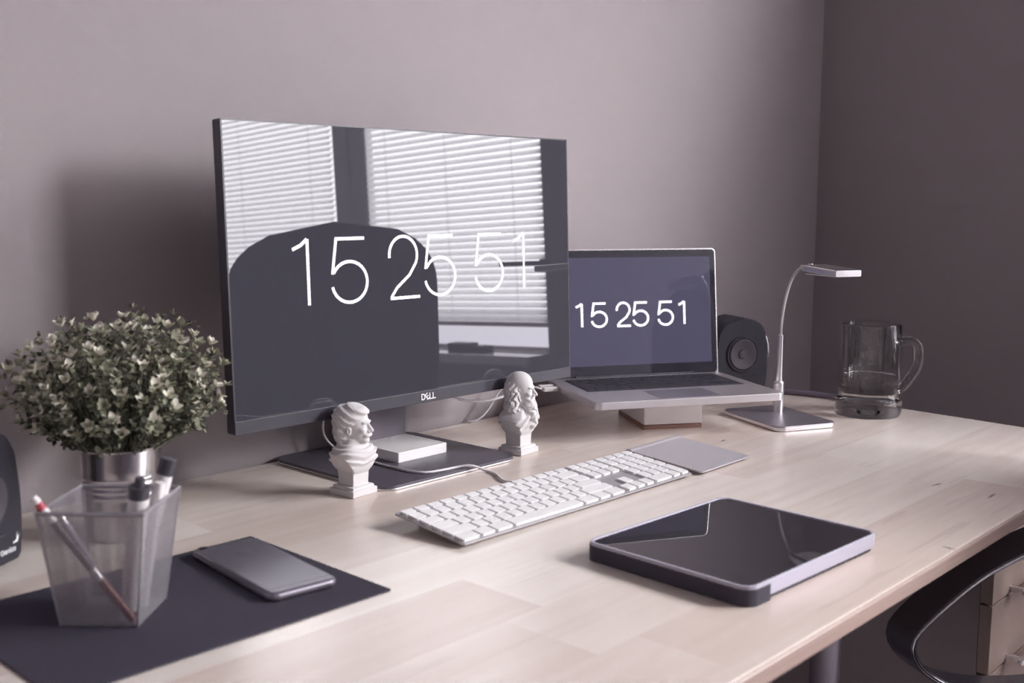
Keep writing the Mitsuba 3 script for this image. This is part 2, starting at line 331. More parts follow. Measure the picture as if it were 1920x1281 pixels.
for x in (DX0 + .04, DX1 - .04):
    for y in (DY0 + .05, .07): obj("caster", place(lathe([(0, FL), (.018, FL), (.02, FL + .01), (.02, FL + .04), (.012, FL + .05), (0, FL + .05)], 20), x, y), M["black"], du, smooth=40)

# ------------------------------------------------------------------ office chair (its back is what the monitor mirrors)
ch = thing("office_chair", "black office chair with a glossy loop armrest pulled up at the desk's front edge", "chair")
cf, cr = np.array([-.832, .555, 0]), np.array([.555, .832, 0]); CB = np.array([.79, -.69, 0])
def chair_pt(a, b, z): return CB + cf * a + cr * b + np.array([0, 0, z])
# backrest: curved padded panel
def back_grid(side):
    rows = []
    for v in np.linspace(0, 1, 25):
        z = -.22 + v * .605
        u = 1.0 if v < .72 else (1 - ((v - .72) / .28) ** 2.6) ** (1 / 2.2)
        u = max(u, .02)
        for s in np.linspace(-1, 1, 33):
            b = s * .262 * u * (0.86 + .14 * min(1, v * 2.2)); bulge = .03 * (1 - s ** 4) * math.sin(math.pi * min(1, .08 + v * .86)) ** .5 + .004
            a = .05 * (s * u) ** 2 - .06 * v + side * bulge
            rows.append(chair_pt(a - .02, b, z))
    return np.array(rows).reshape(25, 33, 3)
A_, B_ = back_grid(1), back_grid(-1)
def sheet(G, flip):
    n, m = G.shape[:2]; i = np.arange(n * m).reshape(n, m); q = np.stack([i[:-1, :-1], i[:-1, 1:], i[1:, 1:], i[1:, :-1]], -1).reshape(-1, 4)
    f = np.vstack([q[:, [0, 1, 2]], q[:, [0, 2, 3]]]); return trimesh.Trimesh(G.reshape(-1, 3), f[:, ::-1] if flip else f, process=False)
rim = np.vstack([A_[0, :], A_[1:, -1], A_[-1, -2::-1], A_[-2:0:-1, 0]]); rim2 = np.vstack([B_[0, :], B_[1:, -1], B_[-1, -2::-1], B_[-2:0:-1, 0]])
obj("backrest", cat(sheet(A_, True), sheet(B_, False), loft([rim, rim2], False)), M["chair_cloth"], ch, smooth=50)
def cslab(w, d, h, r, b, a0, z): return frame(slab(w, d, h, r, b), chair_pt(a0, 0, z), cr, cf, np.array([0, 0, 1.0]) ) if False else frame(slab(w, d, h, r, b), chair_pt(a0, 0, z - .05), -cr, -cf, np.array([0, 0, 1.0]))
obj("seat", cslab(.50, .47, .075, .09, .022, .25, -.335), M["chair_cloth"], ch, smooth=50)
arm_path = [(-.42, -.16), (-.36, -.10), (-.23, -.098), (-.181, -.114), (-.118, -.140), (-.061, -.178), (-.027, -.206), (-.012, -.228), (-.018, -.252), (-.045, -.279), (-.085, -.300), (-.16, -.318), (-.28, -.325), (-.42, -.326)]
sec = rrect(.009, .064, .003, 3) + [0, .010]
for sgn in (1, -1):
    o = np.array([.625, -.215, 0]) - (0 if sgn > 0 else 1) * cr * .54
    pth = spline([o + cf * a + np.array([0, 0, z]) for a, z in arm_path], 70)
    obj("armrest", sweep(pth, sec, cr), M["arm_gloss"], ch, smooth=40, label="glossy black loop armrest")
    obj("armrest_trim", tube(pth - cr * .021, .0026, 8), M["chrome"], ch, smooth=True, label="thin chrome trim of the armrest")
cc = chair_pt(.25, 0, 0)
obj("gas_lift", place(lathe([(0, FL + .06), (.025, FL + .06), (.025, FL + .2), (.016, FL + .2), (.016, -.335), (0, -.335)], 24), cc[0], cc[1]), M["black"], ch, smooth=40)
for k in range(5):
    a = k * 2 * math.pi / 5 + .3; e = cc + np.array([math.cos(a), math.sin(a), 0]) * .29
    obj("base_leg", tube([cc + [0, 0, FL + .10], cc + (e - cc) * .5 + [0, 0, FL + .09], e + [0, 0, FL + .062]], [.024, .02, .015], 12), M["chrome"], ch, smooth=40)
    obj("caster", place(lathe([(0, FL), (.02, FL + .002), (.027, FL + .02), (.027, FL + .04), (.02, FL + .058), (0, FL + .06)], 20), e[0], e[1]), M["black"], ch, smooth=40)
obj("back_post", tube([chair_pt(.2, 0, -.33), chair_pt(.02, 0, -.335), chair_pt(-.045, 0, -.30), chair_pt(-.05, 0, -.12)], .018, 12), M["black"], ch, smooth=40)

# ------------------------------------------------------------------ monitor
mo = thing("monitor", "large black monitor showing a thin white clock and mirroring the window", "monitor")
ma, mt = -.0081, .0339
MO = np.array([-.0876, .2948, .0932]); mex = np.array([math.cos(ma), math.sin(ma), 0]); mn = np.array([math.sin(ma) * math.cos(mt), -math.cos(ma) * math.cos(mt), math.sin(mt)]); mup = np.cross(mn, mex)
def mon(m): return frame(m, MO, mex, mup, mn)          # local: x along, y up the screen, z out of the screen
MW, MH = .611, .3703
def pslab(x0, x1, y0, y1, z0, z1, r=.003, b=.0008): return place(slab(x1 - x0, y1 - y0, z1 - z0, r, b), (x0 + x1) / 2, (y0 + y1) / 2, z0)
obj("housing", mon(cat(pslab(0, MW, 0, MH, -.017, -.0012, .003, .001), loft([np.c_[rrect(.36, .22, .02) + [MW / 2, MH / 2], np.full(28, -.052)], np.c_[rrect(.44, .28, .02) + [MW / 2, MH / 2], np.full(28, -.040)], np.c_[rrect(.54, .33, .02) + [MW / 2, MH / 2], np.full(28, -.0165)]]))), M["black"], mo)
obj("bezel", mon(pslab(0, MW, 0, .0165, -.0014, .0008, .001, .0005)), M["black"], mo, label="matt black strip below the screen")
scr = obj("screen", mon(trimesh.Trimesh([(.002, .017, 0), (MW - .002, .017, 0), (MW - .002, MH - .0015, 0), (.002, MH - .0015, 0)], [(0, 1, 2), (0, 2, 3)], process=False)), M["panel"], mo, label="glossy dark screen", **glow(.034, .032, .043))
obj("screen_border", mon(cat(bx(0, .0022, .0165, MH, -.0013, .0003), bx(MW - .0022, MW, .0165, MH, -.0013, .0003), bx(0, MW, MH - .0018, MH, -.0013, .0003))), M["black"], mo)

def arc(cx, cy, rx, ry, a0, a1, n=28): return [(cx + rx * math.cos(math.radians(a)), cy + ry * math.sin(math.radians(a))) for a in np.linspace(a0, a1, n)]
H = .082
G1 = [[(-.0225, H - .0125), (-.010, H - .0075), (-.0005, H)], [(0, H), (0, 0)]]
G5 = [[(.054, H - .0008), (.0085, H - .0008), (.0015, .0385), ] , arc(.0285, .0258, .0285, .0262, 152, -168)]
G5[0] += [G5[1][0]]
G2 = [arc(.0265, .0572, .0245, .0248, 188, -28) + [(.0365, .030), (.0135, .0135), (.0035, .0012)], [(.0022, 0), (.0545, 0)]]
CLOCK = [("1", .1145, G1), ("5", .1505, G5), ("2", .2440, G2), ("5", .3085, G5), ("5", .4050, G5), ("1", .5075, G1)]
def digit(gl, x, wd, s=1.0): 
    g = shapely.union_all([LineString(l).buffer(wd / 2 / s, cap_style=2 if k < 9 else 1, join_style=2, mitre_limit=3) for k, l in enumerate(gl)])
    return affinity.translate(affinity.scale(g, s, s, origin=(0, 0)), x, 0)
for ch_, x, gl in CLOCK:
    obj("digit", mon(place(extrude(affinity.translate(digit(gl, x, .0042), 0, .147), .0002), 0, 0, .0002)), M["print_white"], scr, label=f"white digit {ch_}", **glow(1.15, 1.12, 1.2))
def lettering(txt, h, bold=True, depth=.0004): return meshkit.text_mesh(txt, h, depth, bold)
def logo_dell():
    ms, x = [], 0.0
    for k, c in enumerate("DELL"):
        m = lettering(c, .0085); w = m.bounds[1][0] - m.bounds[0][0]; m.apply_translation([-m.bounds[0][0], 0, 0])
        if k == 1:
            m.apply_translation([-w / 2, -.00425, 0]); m.apply_transform(trimesh.transformations.rotation_matrix(.62, [0, 0, 1])); m.apply_translation([w / 2 + .0007, .00425, 0]); w += .0012
        m.apply_translation([x, 0, 0]); ms.append(m); x += w + .0004
    m = cat(*ms); m.apply_scale([.027 / x, 1, 1]) if False else m.apply_transform(np.diag([.027 / x, 1, 1, 1])); return m
obj("logo", mon(place(logo_dell(), .2945, .0040, .0008)), M["print_white"], mo, label="white letters DELL")
# stand
obj("column", bx(.192, .284, .412, .446, .018, .26), M["stand_grey"], mo)
obj("stand_foot", place(slab(.094, .125, .0145, .002, .0007), .238, .3855, .0062), M["foot_silver"], mo, label="raised silver foot of the stand")
obj("base_plate", place(slab(.256, .245, .0042, .025, .0006, 8), .2170, .3565, .0022), M["stand_dark"], mo, smooth=40, label="dark grey base plate")
obj("base_rim", place(slab(.2575, .2465, .0026, .0255, .0009, 8), .2170, .3565, .0004), M["silver"], mo, smooth=40)
obj("mount", bx(.19, .286, .335, .416, .19, .27), M["black"], mo)

# ------------------------------------------------------------------ laptop on its box
bxo = thing("laptop_riser", "pale box on a thin wooden board propping up the laptop", "box")
ry = math.radians(-35)
obj("box", place(slab(.100, .135, .044, .0015, .0006), .7147, .2530, .0075, ry), M["card_white"], bxo)
obj("board", place(slab(.1005, .1355, .0065, .001, .0004), .7147, .2530, .0002, ry), M["riser_board"], bxo)
lp = thing("laptop", "open silver laptop showing a white clock on top of the pale box", "laptop")
la = -.5256; LO = np.array([.4943, .2141, 0]); lux = np.array([math.cos(la), math.sin(la), 0]); luy = np.array([-math.sin(la), math.cos(la), 0]); lz = np.array([0, 0, 1.0])
LT = .0647; LW, LD = .325, .227
def lap(m): return frame(m, LO, lux, luy, lz)
obj("base", lap(place(slab(LW, LD, .0125, .011, .0012, 8), LW / 2, LD / 2, LT - .0125)), M["silver_matte"], lp, smooth=35)
KX0, KX1, KY0, KY1 = .022, .303, .092, .2085
obj("keyboard_well", lap(place(slab(KX1 - KX0, KY1 - KY0, .0006, .003, .0002), (KX0 + KX1) / 2, (KY0 + KY1) / 2, LT)), M["black"], lp)
rows_l = [[1] * 14, [1] * 13 + [1.5], [1.5] + [1] * 13, [1.75] + [1] * 11 + [1.75], [2.25] + [1] * 10 + [2.25], [1, 1, 1, 1.25, 5, 1.25, 1, 1, 1, 1]]
kcache = {}
def keydict(w, d, h, m, b=.0006):
    k = (round(w, 5), round(d, 5), h, m)
    if k not in kcache:
        q0, q1, q2 = rrect(w, d, .0016, 1), rrect(w, d, .0016, 1), rrect(w - 2 * b, d - 2 * b, .0012, 1)
        kcache[k] = mikit.ply(loft([np.c_[q0, np.zeros(len(q0))], np.c_[q1, np.full(len(q1), h - b * .6)], np.c_[q2, np.full(len(q2), h)]]), m)
    return kcache[k]
def rotz(a): return T().rotate([0, 0, 1], math.degrees(a))
y = KY1 - .001
for r, ws in enumerate(rows_l):
    hh = .0092 if r == 0 else .0193; tot = sum(ws); u = (KX1 - KX0 - .003) / tot; x = KX0 + .0015
    for w in ws:
        p_ = LO + lux * (x + w * u / 2) + luy * (y - hh / 2)
        scene[numbered(lp + "__key")] = {**keydict(w * u - .0022, hh - .0022, .0007, M["laptop_key"], .0002), "to_world": T().translate([p_[0], p_[1], LT + .0006 + Z0]) @ rotz(la)}
        x += w * u
    y -= hh
obj("trackpad", lap(place(slab(.105, .070, .0004, .003, .0001), .163, .042, LT)), M["silver_dark"], lp, label="grey trackpad")
tl = math.radians(6.5); lup = lz * math.cos(tl) + luy * math.sin(tl); ln_ = np.cross(lux, lup)
HG = LO + luy * (LD + .0015) + lz * (LT + .001)
def lid(m): return frame(m, HG, lux, lup, ln_)
LH = .2215
obj("lid", lid(place(slab(LW, LH + .010, .006, .009, .0012, 8), LW / 2, LH / 2 - .005, -.006)), M["silver"], lp, smooth=35)
obj("glass_border", lid(place(slab(LW - .005, LH - .001, .0007, .007, .0002, 8), LW / 2, LH / 2 - .002, -.0002)), M["black_gloss"], lp, label="black glass border of the screen")
LG = (.0125, .3125, .018, .2065)
lsc = obj("screen", lid(trimesh.Trimesh([(LG[0], LG[2], .0007), (LG[1], LG[2], .0007), (LG[1], LG[3], .0007), (LG[0], LG[3], .0007)], [(0, 1, 2), (0, 2, 3)], process=False)), M["laptop_panel"], lp, label="dim bluish screen", **glow(.062, .056, .098))
for ch_, x, gl in CLOCK:
    obj("digit", lid(place(extrude(affinity.translate(digit(gl, .0545 + (x - .0917) * .495, .0042, .495), 0, .0866), .0002), 0, 0, .0009)), M["print_white"], lsc, label=f"white digit {ch_}", **glow(1.15, 1.12, 1.2))
obj("hinge", lap(place(tube([(.05, 0, 0), (LW - .05, 0, 0)], .0022, 14), 0, LD - .001, LT + .0012)), M["black"], lp, smooth=40)
for a, b in ((.02, .02), (LW - .02, .02), (.02, LD - .02), (LW - .02, LD - .02)):
    obj("rubber_foot", lap(place(lathe([(0, 0), (.008, 0), (.008, .0013), (0, .0013)], 16), a, b, LT - .0137)), M["black_soft"], lp)

# ------------------------------------------------------------------ keyboard
kb = thing("keyboard", "white full-size aluminium keyboard with number pad on the desk", "keyboard")
ky = -.0097; kt = math.atan2(.0115, .114); kex = np.array([math.cos(ky), math.sin(ky), 0]); key_ = np.array([-math.sin(ky) * math.cos(kt), math.cos(ky) * math.cos(kt), math.sin(kt)]); kez = np.cross(kex, key_)
KO = np.array([0, 0, .0060])
def kbd(m): return frame(m, KO, kex, key_, kez)
obj("plate", kbd(place(slab(.43, .1146, .0024, .004, .0006), .215, .0573, -.0024)), M["key_plate"], kb, smooth=35)
ang = [(.030, .008), (.400, .008), (.400, .106), (.030, .106)]
vb = np.array([KO + kex * x + np.array([-math.sin(ky), math.cos(ky), 0]) * yv for x, yv in ang]); vt = np.array([KO + kex * x + key_ * yv - kez * .0023 for x, yv in ang]); vb[:, 2] = .0006
obj("underside", loft([vb, vt]), M["white_plastic"], kb)
U = .01905
def add_key(x, w, yb, hh, d=0):
    c = KO + kex * (x + w / 2) + key_ * (yb + hh / 2)
    mtx = np.eye(4); mtx[:3, 0], mtx[:3, 1], mtx[:3, 2], mtx[:3, 3] = kex, key_, kez, c + [0, 0, Z0]
    scene[numbered(kb + "__key")] = {**keydict(w - .0026, hh - .0026, .0030, M["white_key"]), "to_world": T(mtx.tolist())}
rows_k = [(.0975, .0135, [15 / 14] * 14), (.0786, U, [1] * 13 + [2]), (.0596, U, [1.5] + [1] * 12 + [1.5]), (.0406, U, [1.75] + [1] * 11 + [2.25]), (.0216, U, [2.25] + [1] * 10 + [2.75]), (.0026, U, [1.5, 1.25, 1.5, 6.5, 1.5, 1.25, 1.5])]
for yb, hh, ws in rows_k:
    x = .0022
    for w in ws: add_key(x, w * U, yb, hh); x += w * U
NX, PX = .0022 + 15 * U + .0046, .4278 - 4 * U
for k in range(3):
    add_key(NX + k * U, U, .0975, .0135); add_key(NX + k * U, U, .0786, U); add_key(NX + k * U, U, .0596, U); add_key(NX + k * U, U, .0026, U)
add_key(NX + U, U, .0216, U)
for k in range(4):
    add_key(PX + k * U, U, .0975, .0135); add_key(PX + k * U, U, .0786, U); add_key(PX + k * U, U, .0596, U); add_key(PX + k * U, U, .0406, U)
for k in range(3): add_key(PX + k * U, U, .0216, U)
add_key(PX + 3 * U, U, .0026, 2 * U); add_key(PX, 2 * U, .0026, U); add_key(PX + 2 * U, U, .0026, U)

# ------------------------------------------------------------------ trackpad
tp = thing("trackpad", "square silver wireless trackpad at the right end of the keyboard", "trackpad")
ty = .0175; TO = np.array([.4437, -.0101, 0]); tt = math.atan2(.0105, .122)
tex = np.array([math.cos(ty), math.sin(ty), 0]); tyh = np.array([-math.sin(ty), math.cos(ty), 0]); tey = tyh * math.cos(tt) + np.array([0, 0, math.sin(tt)]); tez = np.cross(tex, tey)
obj("plate", frame(place(slab(.130, .119, .0026, .005, .0007), .065, .0595, -.0026), TO + [0, 0, .0058], tex, tey, tez), M["pad_silver"], tp, smooth=35)
obj("battery_tube", tube([TO + tyh * .1225 + tex * a + np.array([0, 0, .0092]) for a in (0, .001, .129, .130)], [.0080, .0088, .0088, .0080], 24), M["pad_silver"], tp, smooth=35)
obj("end_cap", tube([TO + tyh * .1225 + tex * a + np.array([0, 0, .0092]) for a in (-.0004, .0006)], .0062, 20), M["silver_dark"], tp)
obj("underside", loft([np.array([TO + tex * a + tyh * b + np.array([0, 0, .0006]) for a, b in ((.018, .006), (.112, .006), (.112, .112), (.018, .112))]), np.array([TO + [0, 0, .0034] + tex * a + tey * b for a, b in ((.018, .006), (.112, .006), (.112, .112), (.018, .112))])]), M["white_plastic"], tp)

# ------------------------------------------------------------------ tablet in its case
tb = thing("tablet", "dark tablet in a grey folio case at the front edge of the desk", "tablet")
TBY = -.04; TC = (.186, -.218)
def tab(m): return place(m, TC[0], TC[1], 0, TBY)
TW, TD = .249, .201
# case shell: lower folded cover (dark) and grey tray with raised rim
obj("folded_cover", tab(place(slab(TW - .006, TD - .006, .0025, .012, .0008), 0, 0, .0003)), M["black_soft"], tb, smooth=40)
def rring(w, d, r, z): q = rrect(w, d, r, 8); return np.c_[q, np.full(len(q), z)]
obj("case", tab(loft([rring(TW - .010, TD - .010, .010, .0027), rring(TW - .002, TD - .002, .0135, .0045), rring(TW, TD, .0145, .008), rring(TW, TD, .0145, .0185), rring(TW - .0015, TD - .0015, .014, .0196), rring(TW - .006, TD - .006, .012, .0196), rring(TW - .008, TD - .008, .011, .0186), rring(TW - .008, TD - .008, .011, .0160)], True)), M["case"], tb, smooth=40, label="grey case with a raised rim")
obj("glass", tab(place(slab(TW - .0085, TD - .0085, .0018, .0105, .0003, 8), 0, 0, .0166)), M["tablet_glass"], tb, label="dark glossy screen")
sp_ = [(x, y) for x, y in rrect(TW + .0016, TD + .0016, .0153, 8) if x < -TW / 2 + .034]
sp_ = sorted(sp_, key=lambda q: math.atan2(q[1], q[0]) % (2 * math.pi)); sp_ = [(-TW / 2 + .034, TD / 2 + .0008)] + sp_ + [(-TW / 2 + .034, -TD / 2 - .0008)]
inn = [(x * .992, y * .990) for x, y in sp_]
obj("spine", tab(loft([np.array([(*q, z) for q in sp_ + inn[::-1]]) for z in (.0004, .0162)])), M["black_soft"], tb, label="dark folio spine along the left side")

# ------------------------------------------------------------------ desk mat and phone
single("desk_mat", place(slab(.325, .240, .0016, .002, .0004), -.296, .0835, .0002, -.012), M["mat_cloth"], "flat black desk mat under the phone and the pencil cup", "mat")
ph = thing("phone", "grey smartphone lying face down on the black mat", "phone")
PC = (-.191, .0935); PY = -.118; PZ = .0020
def phn(m): return place(m, PC[0], PC[1], PZ, PY)
pw, pd_, phh = .0745, .174, .0088
def pring(o, z): q = rrect(pw - 2 * o, pd_ - 2 * o, .011 - o, 8); return np.c_[q, np.full(len(q), z)]
obj("frame", phn(loft([pring(.004, 0), pring(.0015, .0008), pring(.0003, .0025), pring(0, .0042), pring(.0003, .0062), pring(.0006, .0067)])), M["silver_dark"], ph, smooth=40)
obj("back_cover", phn(loft([pring(.0006, .0066), pring(.0013, .0078), pring(.003, phh - .0002), pring(.0045, phh)])), M["phone_back"], ph, smooth=40)
for s in (-1, 1):
    obj("antenna_band", phn(cat(place(slab(pw - .006, .0014, .0003, .0004, .0001), 0, s * (pd_ / 2 - .0125), phh - .0002))), M["phone_band"], ph)
obj("camera_lens", phn(place(lathe([(0, 0), (.0045, 0), (.0045, .0008), (.0038, .001), (0, .001)], 24), -pw / 2 + .012, pd_ / 2 - .0075, phh - .0002)), M["black_gloss"], ph, smooth=40)
apple = Point(0, 0).buffer(.0062).difference(Point(.0072, .0008).buffer(.0026)).union(affinity.rotate(affinity.scale(Point(0, 0).buffer(.0016), .6, 1.3), -30).__class__(affinity.translate(affinity.rotate(affinity.scale(Point(0, 0).buffer(.0016), .6, 1.4), -30), .001, .0086).exterior))
obj("emblem", phn(place(extrude(apple, .0002), 0, pd_ / 2 - .048, phh)), M["phone_band"], ph, label="dark fruit-shaped emblem")
for k in range(6): obj("speaker_hole", phn(frame(trimesh.creation.cylinder(.0007, .0012, sections=10), np.array([.014 + k * .0026, -pd_ / 2 + .0004, .0042]), [1, 0, 0], [0, 0, 1], [0, -1, 0])), M["black"], ph)

# ------------------------------------------------------------------ lamp
lm = thing("desk_lamp", "slim silver desk lamp with a bent neck and flat head beside the glass mug", "lamp")
ly = math.radians(-25.5); lu = np.array([math.cos(ly), math.sin(ly), 0]); lv = np.array([-math.sin(ly), math.cos(ly), 0]); LB = np.array([.8834, .1235, 0])
obj("base", place(slab(.118, .168, .0085, .016, .0012, 8), *(LB + lu * -.019 - lv * .028)[:2], .0004, ly), M["silver_dark"], lm, smooth=35)
rm = slab(.1186, .1686, .0058, .0163, .0006, 8)
obj("base_rim", place(rm, *(LB + lu * -.019 - lv * .028)[:2], .0009, ly), M["silver"], lm, smooth=35)
obj("socket", place(lathe([(0, .0085), (.0095, .0085), (.0095, .058), (.0088, .0615), (.0070, .0635), (0, .0635)], 28), LB[0], LB[1]), M["silver"], lm, smooth=40)
obj("sleeve", tube([LB + [0, 0, .062], LB + lu * .0 - lv * .0003 + [0, 0, .10], LB - lv * .0015 + [0, 0, .1425], LB - lv * .0016 + [0, 0, .1432]], [.0066, .0057, .0045, .0040], 20), M["silver"], lm, smooth=40)
neck = spline([LB - lv * a + np.array([0, 0, z]) for a, z in ((.0016, .142), (.0036, .1699), (.0096, .1977), (.0196, .2256), (.0354, .249), (.0571, .2618), (.075, .2645))], 60)
obj("neck", tube(neck, .0027, 14), M["silver"], lm, smooth=40)
hd = []
for s, w, th, dz in ((.058, .012, .005, .2622), (.066, .026, .008, .2625), (.085, .044, .011, .2622), (.100, .048, .0115, .2616), (.171, .050, .0115, .2586), (.1725, .048, .010, .2585)):
    q = rrect(w, th, .0022, 3); c = LB - lv * s + np.array([0, 0, dz]); hd.append(c + q[:, :1] * lu + q[:, 1:] * np.array([0, 0, 1.0]))
hm = loft(hd); hm.fix_normals(); obj("head", hm, M["silver"], lm, smooth=35)
obj("diffuser", place(slab(.040, .08, .0015, .003, .0004), *(LB - lv * .128)[:2], .2525, ly), M["lamp_diffuser"], lm)
obj("switch", place(lathe([(0, 0), (.004, 0), (.004, .0014), (.003, .002), (0, .002)], 18), *(LB - lv * .076)[:2], .2672), M["chrome"], lm, smooth=40)

# ------------------------------------------------------------------ glass mug and its water
MC = np.array([1.0184, .0226]); WL = .067
mug = thing("beer_mug", "heavy clear glass mug with a handle, part filled with water", "mug")
outer = [(0, .0004), (.048, .0004), (.0535, .002), (.0560, .008), (.0562, .016), (.0552, .030), (.0528, .037), (.0522, .042), (.0520, .06), (.0512, .12), (.0506, .154), (.0503, .158), (.0495, .1600)]
inner_up = [(.0495, .1600), (.0482, .1592), (.0476, .157), (.0472, .12), (.0468, WL)]
inner_low = [(.0468, WL), (.0466, .05), (.0462, .034), (.044, .0255), (.038, .0225), (.02, .0218), (0, .0216)]
def wob(m):    # slightly faceted, hand-pressed glass
    return m
gl = lathe(outer + inner_up[1:], 64)
hp = spline([(.049, 0, .1275), (.062, 0, .1290), (.074, 0, .1280), (.0822, 0, .120), (.0845, 0, .106), (.0838, 0, .090), (.0795, 0, .077), (.070, 0, .062), (.059, 0, .0475), (.050, 0, .041)], 60)
rr = np.array([.68, -.733, 0]); rn = np.array([.733, .68, 0])
obj("body", place(gl, MC[0], MC[1]), M["glass"], mug, smooth=35)
hsec = rrect(.0135, .018, .005, 5)
hm = sweep(hp, hsec, np.array([0, 1.0, 0])); obj("handle", frame(hm, np.array([MC[0], MC[1], 0]), rr, rn, np.array([0, 0, 1.0])), M["glass_soft"], mug, smooth=40)
wk = thing("water", "clear water filling the lower part of the glass mug", "water")
obj("surface", place(lathe([(0, WL), (.03, WL), (.0448, WL), (.0462, WL + .0004), (.0468, WL + .0014)][::1], 64), MC[0], MC[1]), M["water"], wk, smooth=35)
lowm = lathe(inner_low[::-1], 64); obj("volume", place(lowm, MC[0], MC[1]), M["glass_water"], wk, smooth=35)

# ------------------------------------------------------------------ speakers
def speaker(label, corner, n, side_trim, logo):
    s = thing("speaker", label, "speaker", )
    n = np.array([*n, 0.0]); n /= np.linalg.norm(n); u = np.cross([0, 0, 1.0], n)      # u: to the right seen from the front
    W_, H_, D_ = .112, .146, .088
    def outline(o, dep):
        q = []
        w, h = W_ / 2 - o, H_ - o
        pts = [(-w + .004, o), (w - .004, o), (w, o + .004)] + [(w + .004 * math.sin(math.pi * t), o + .004 + t * (h - .045 - o)) for t in np.linspace(.08, 1, 10)]
        pts += [(w - .035 + .035 * math.cos(a), h - .041 + .036 * math.sin(a)) for a in np.linspace(.15, math.pi / 2, 8)]
        pts += [(x, h - .005 + .005 * math.cos(x / (w - .035) * math.pi / 2)) for x in np.linspace(w - .042, -w + .042, 7)]
        left = [(-x, z) for x, z in pts[2:21]][::-1]
        pts = pts[:21] + [p for p in pts[21:]] + left
        return np.array(pts)
    def at(pts, dep): return np.array([np.array([*corner, 0]) + u * (x - W_ / 2) + np.array([0, 0, z]) - n * dep for x, z in pts])
    rings = [at(outline(o, 0), d) for o, d in ((.012, D_), (.004, D_ - .006), (0, D_ - .02), (0, .012), (.0012, .004), (.004, 0))]
    m = loft(rings); m.fix_normals(); obj("cabinet", m, M["speaker_black"], s, smooth=35)
    fr = lambda m, x, z, out: frame(m, np.array([*corner, 0]) + u * (x - W_ / 2) + np.array([0, 0, z]) + n * out, u, np.array([0, 0, 1.0]), n)
    obj("cone", fr(lathe([(0.0, .0035), (.008, .003), (.0095, .0005), (.022, .003), (.0265, .0052), (.029, .0048), (.031, .001), (.031, 0)][::-1], 40), 0, .0745, .0005), M["speaker_cone"], s, smooth=40, label="round grey cone")
    obj("cone_ring", fr(lathe([(.0312, 0), (.0312, .003), (.034, .0035), (.036, .0015), (.036, 0)][::-1], 40), 0, .0745, .0002), M["speaker_black"], s, smooth=40)
    obj("seam", fr(bx(-W_ / 2 + .008, W_ / 2 - .008, -.0004, .0004, 0, .0007), 0, .033, 0), M["black_gloss"], s)
    if side_trim:
        pth = [np.array([*corner, 0]) + u * (W_ * 0 + b) + np.array([0, 0, z]) - n * .010 for b, z in ((-.001, .112), (.0045, .100), (.0075, .085), (.0080, .072), (.0075, .064))]
        obj("side_trim", tube(spline(pth, 24), np.interp(np.linspace(0, 1, 24), [0, .2, .8, 1], [.0006, .002, .003, .0012]), 10), M["silver"], s, smooth=40, label="silver crescent trim")
    if logo:
        t = lettering("Genius", .0052); t.apply_transform(np.diag([.0235 / (t.bounds[1][0] - t.bounds[0][0]), 1, 1, 1]))
        arrow = Polygon([(.0205, .0075), (.0275, .0082), (.031, .0165), (.0285, .0125), (.027, .0185), (.0255, .0105), (.0205, .0092)])
        obj("logo", fr(cat(t, extrude(arrow, .0004)), .0195, .0125, .0001), M["print_white"], s, label="white lettering Genius with an arrow")
    obj("knob", fr(lathe([(0, 0), (.005, 0), (.005, .004), (.004, .005), (0, .005)], 20), -.03, .02, .0002), M["black_soft"], s, smooth=40)
speaker("black speaker behind the laptop in the corner, with a silver side trim", (1.1015, .272), (-.45, -.89), True, False)
speaker("black speaker at the left edge beside the plant, with white lettering", (-.333, .314), (.515, -.857), False, True)

# ------------------------------------------------------------------ plaster busts (sculpted as distance fields, millimetres, facing +x)
def ell(p, c, r, yaw=0, pitch=0):
    q = p - np.array(c, float)
    if yaw: q = np.c_[q[:, 0] * math.cos(yaw) + q[:, 1] * math.sin(yaw), -q[:, 0] * math.sin(yaw) + q[:, 1] * math.cos(yaw), q[:, 2]]
    if pitch: q = np.c_[q[:, 0] * math.cos(pitch) - q[:, 2] * math.sin(pitch), q[:, 1], q[:, 0] * math.sin(pitch) + q[:, 2] * math.cos(pitch)]
    k = np.linalg.norm(q / r, axis=1); k2 = np.linalg.norm(q / np.square(r), axis=1)
    return k * (k - 1) / np.maximum(k2, 1e-9)
def cap(p, a, b, r0, r1):
    a, b = np.array(a, float), np.array(b, float); d = b - a; t = np.clip((p - a) @ d / (d @ d), 0, 1)
    return np.linalg.norm(p - a - t[:, None] * d, axis=1) - (r0 + (r1 - r0) * t)
def smin(a, b, k=2.0): h = np.clip(.5 + .5 * (b - a) / k, 0, 1); return b * (1 - h) + a * h - k * h * (1 - h)
def smax(a, b, k=2.0): return -smin(-a, -b, k)
def boxd(p, c, h, r=0.6):
    q = np.abs(p - np.array(c, float)) - (np.array(h, float) - r); return np.linalg.norm(np.maximum(q, 0), axis=1) + np.minimum(q.max(1), 0) - r
def torso(p, zs, ax, ay, x0, e=3.0):
    z = p[:, 2]; A, B, X = np.interp(z, zs, ax), np.interp(z, zs, ay), np.interp(z, zs, x0)
    k = ((np.abs(p[:, 0] - X) / A) ** e + (np.abs(p[:, 1]) / B) ** e) ** (1 / e)
    return np.maximum((k - 1) * np.minimum(A, B), np.maximum(zs[0] - z, z - zs[-1])) * .8
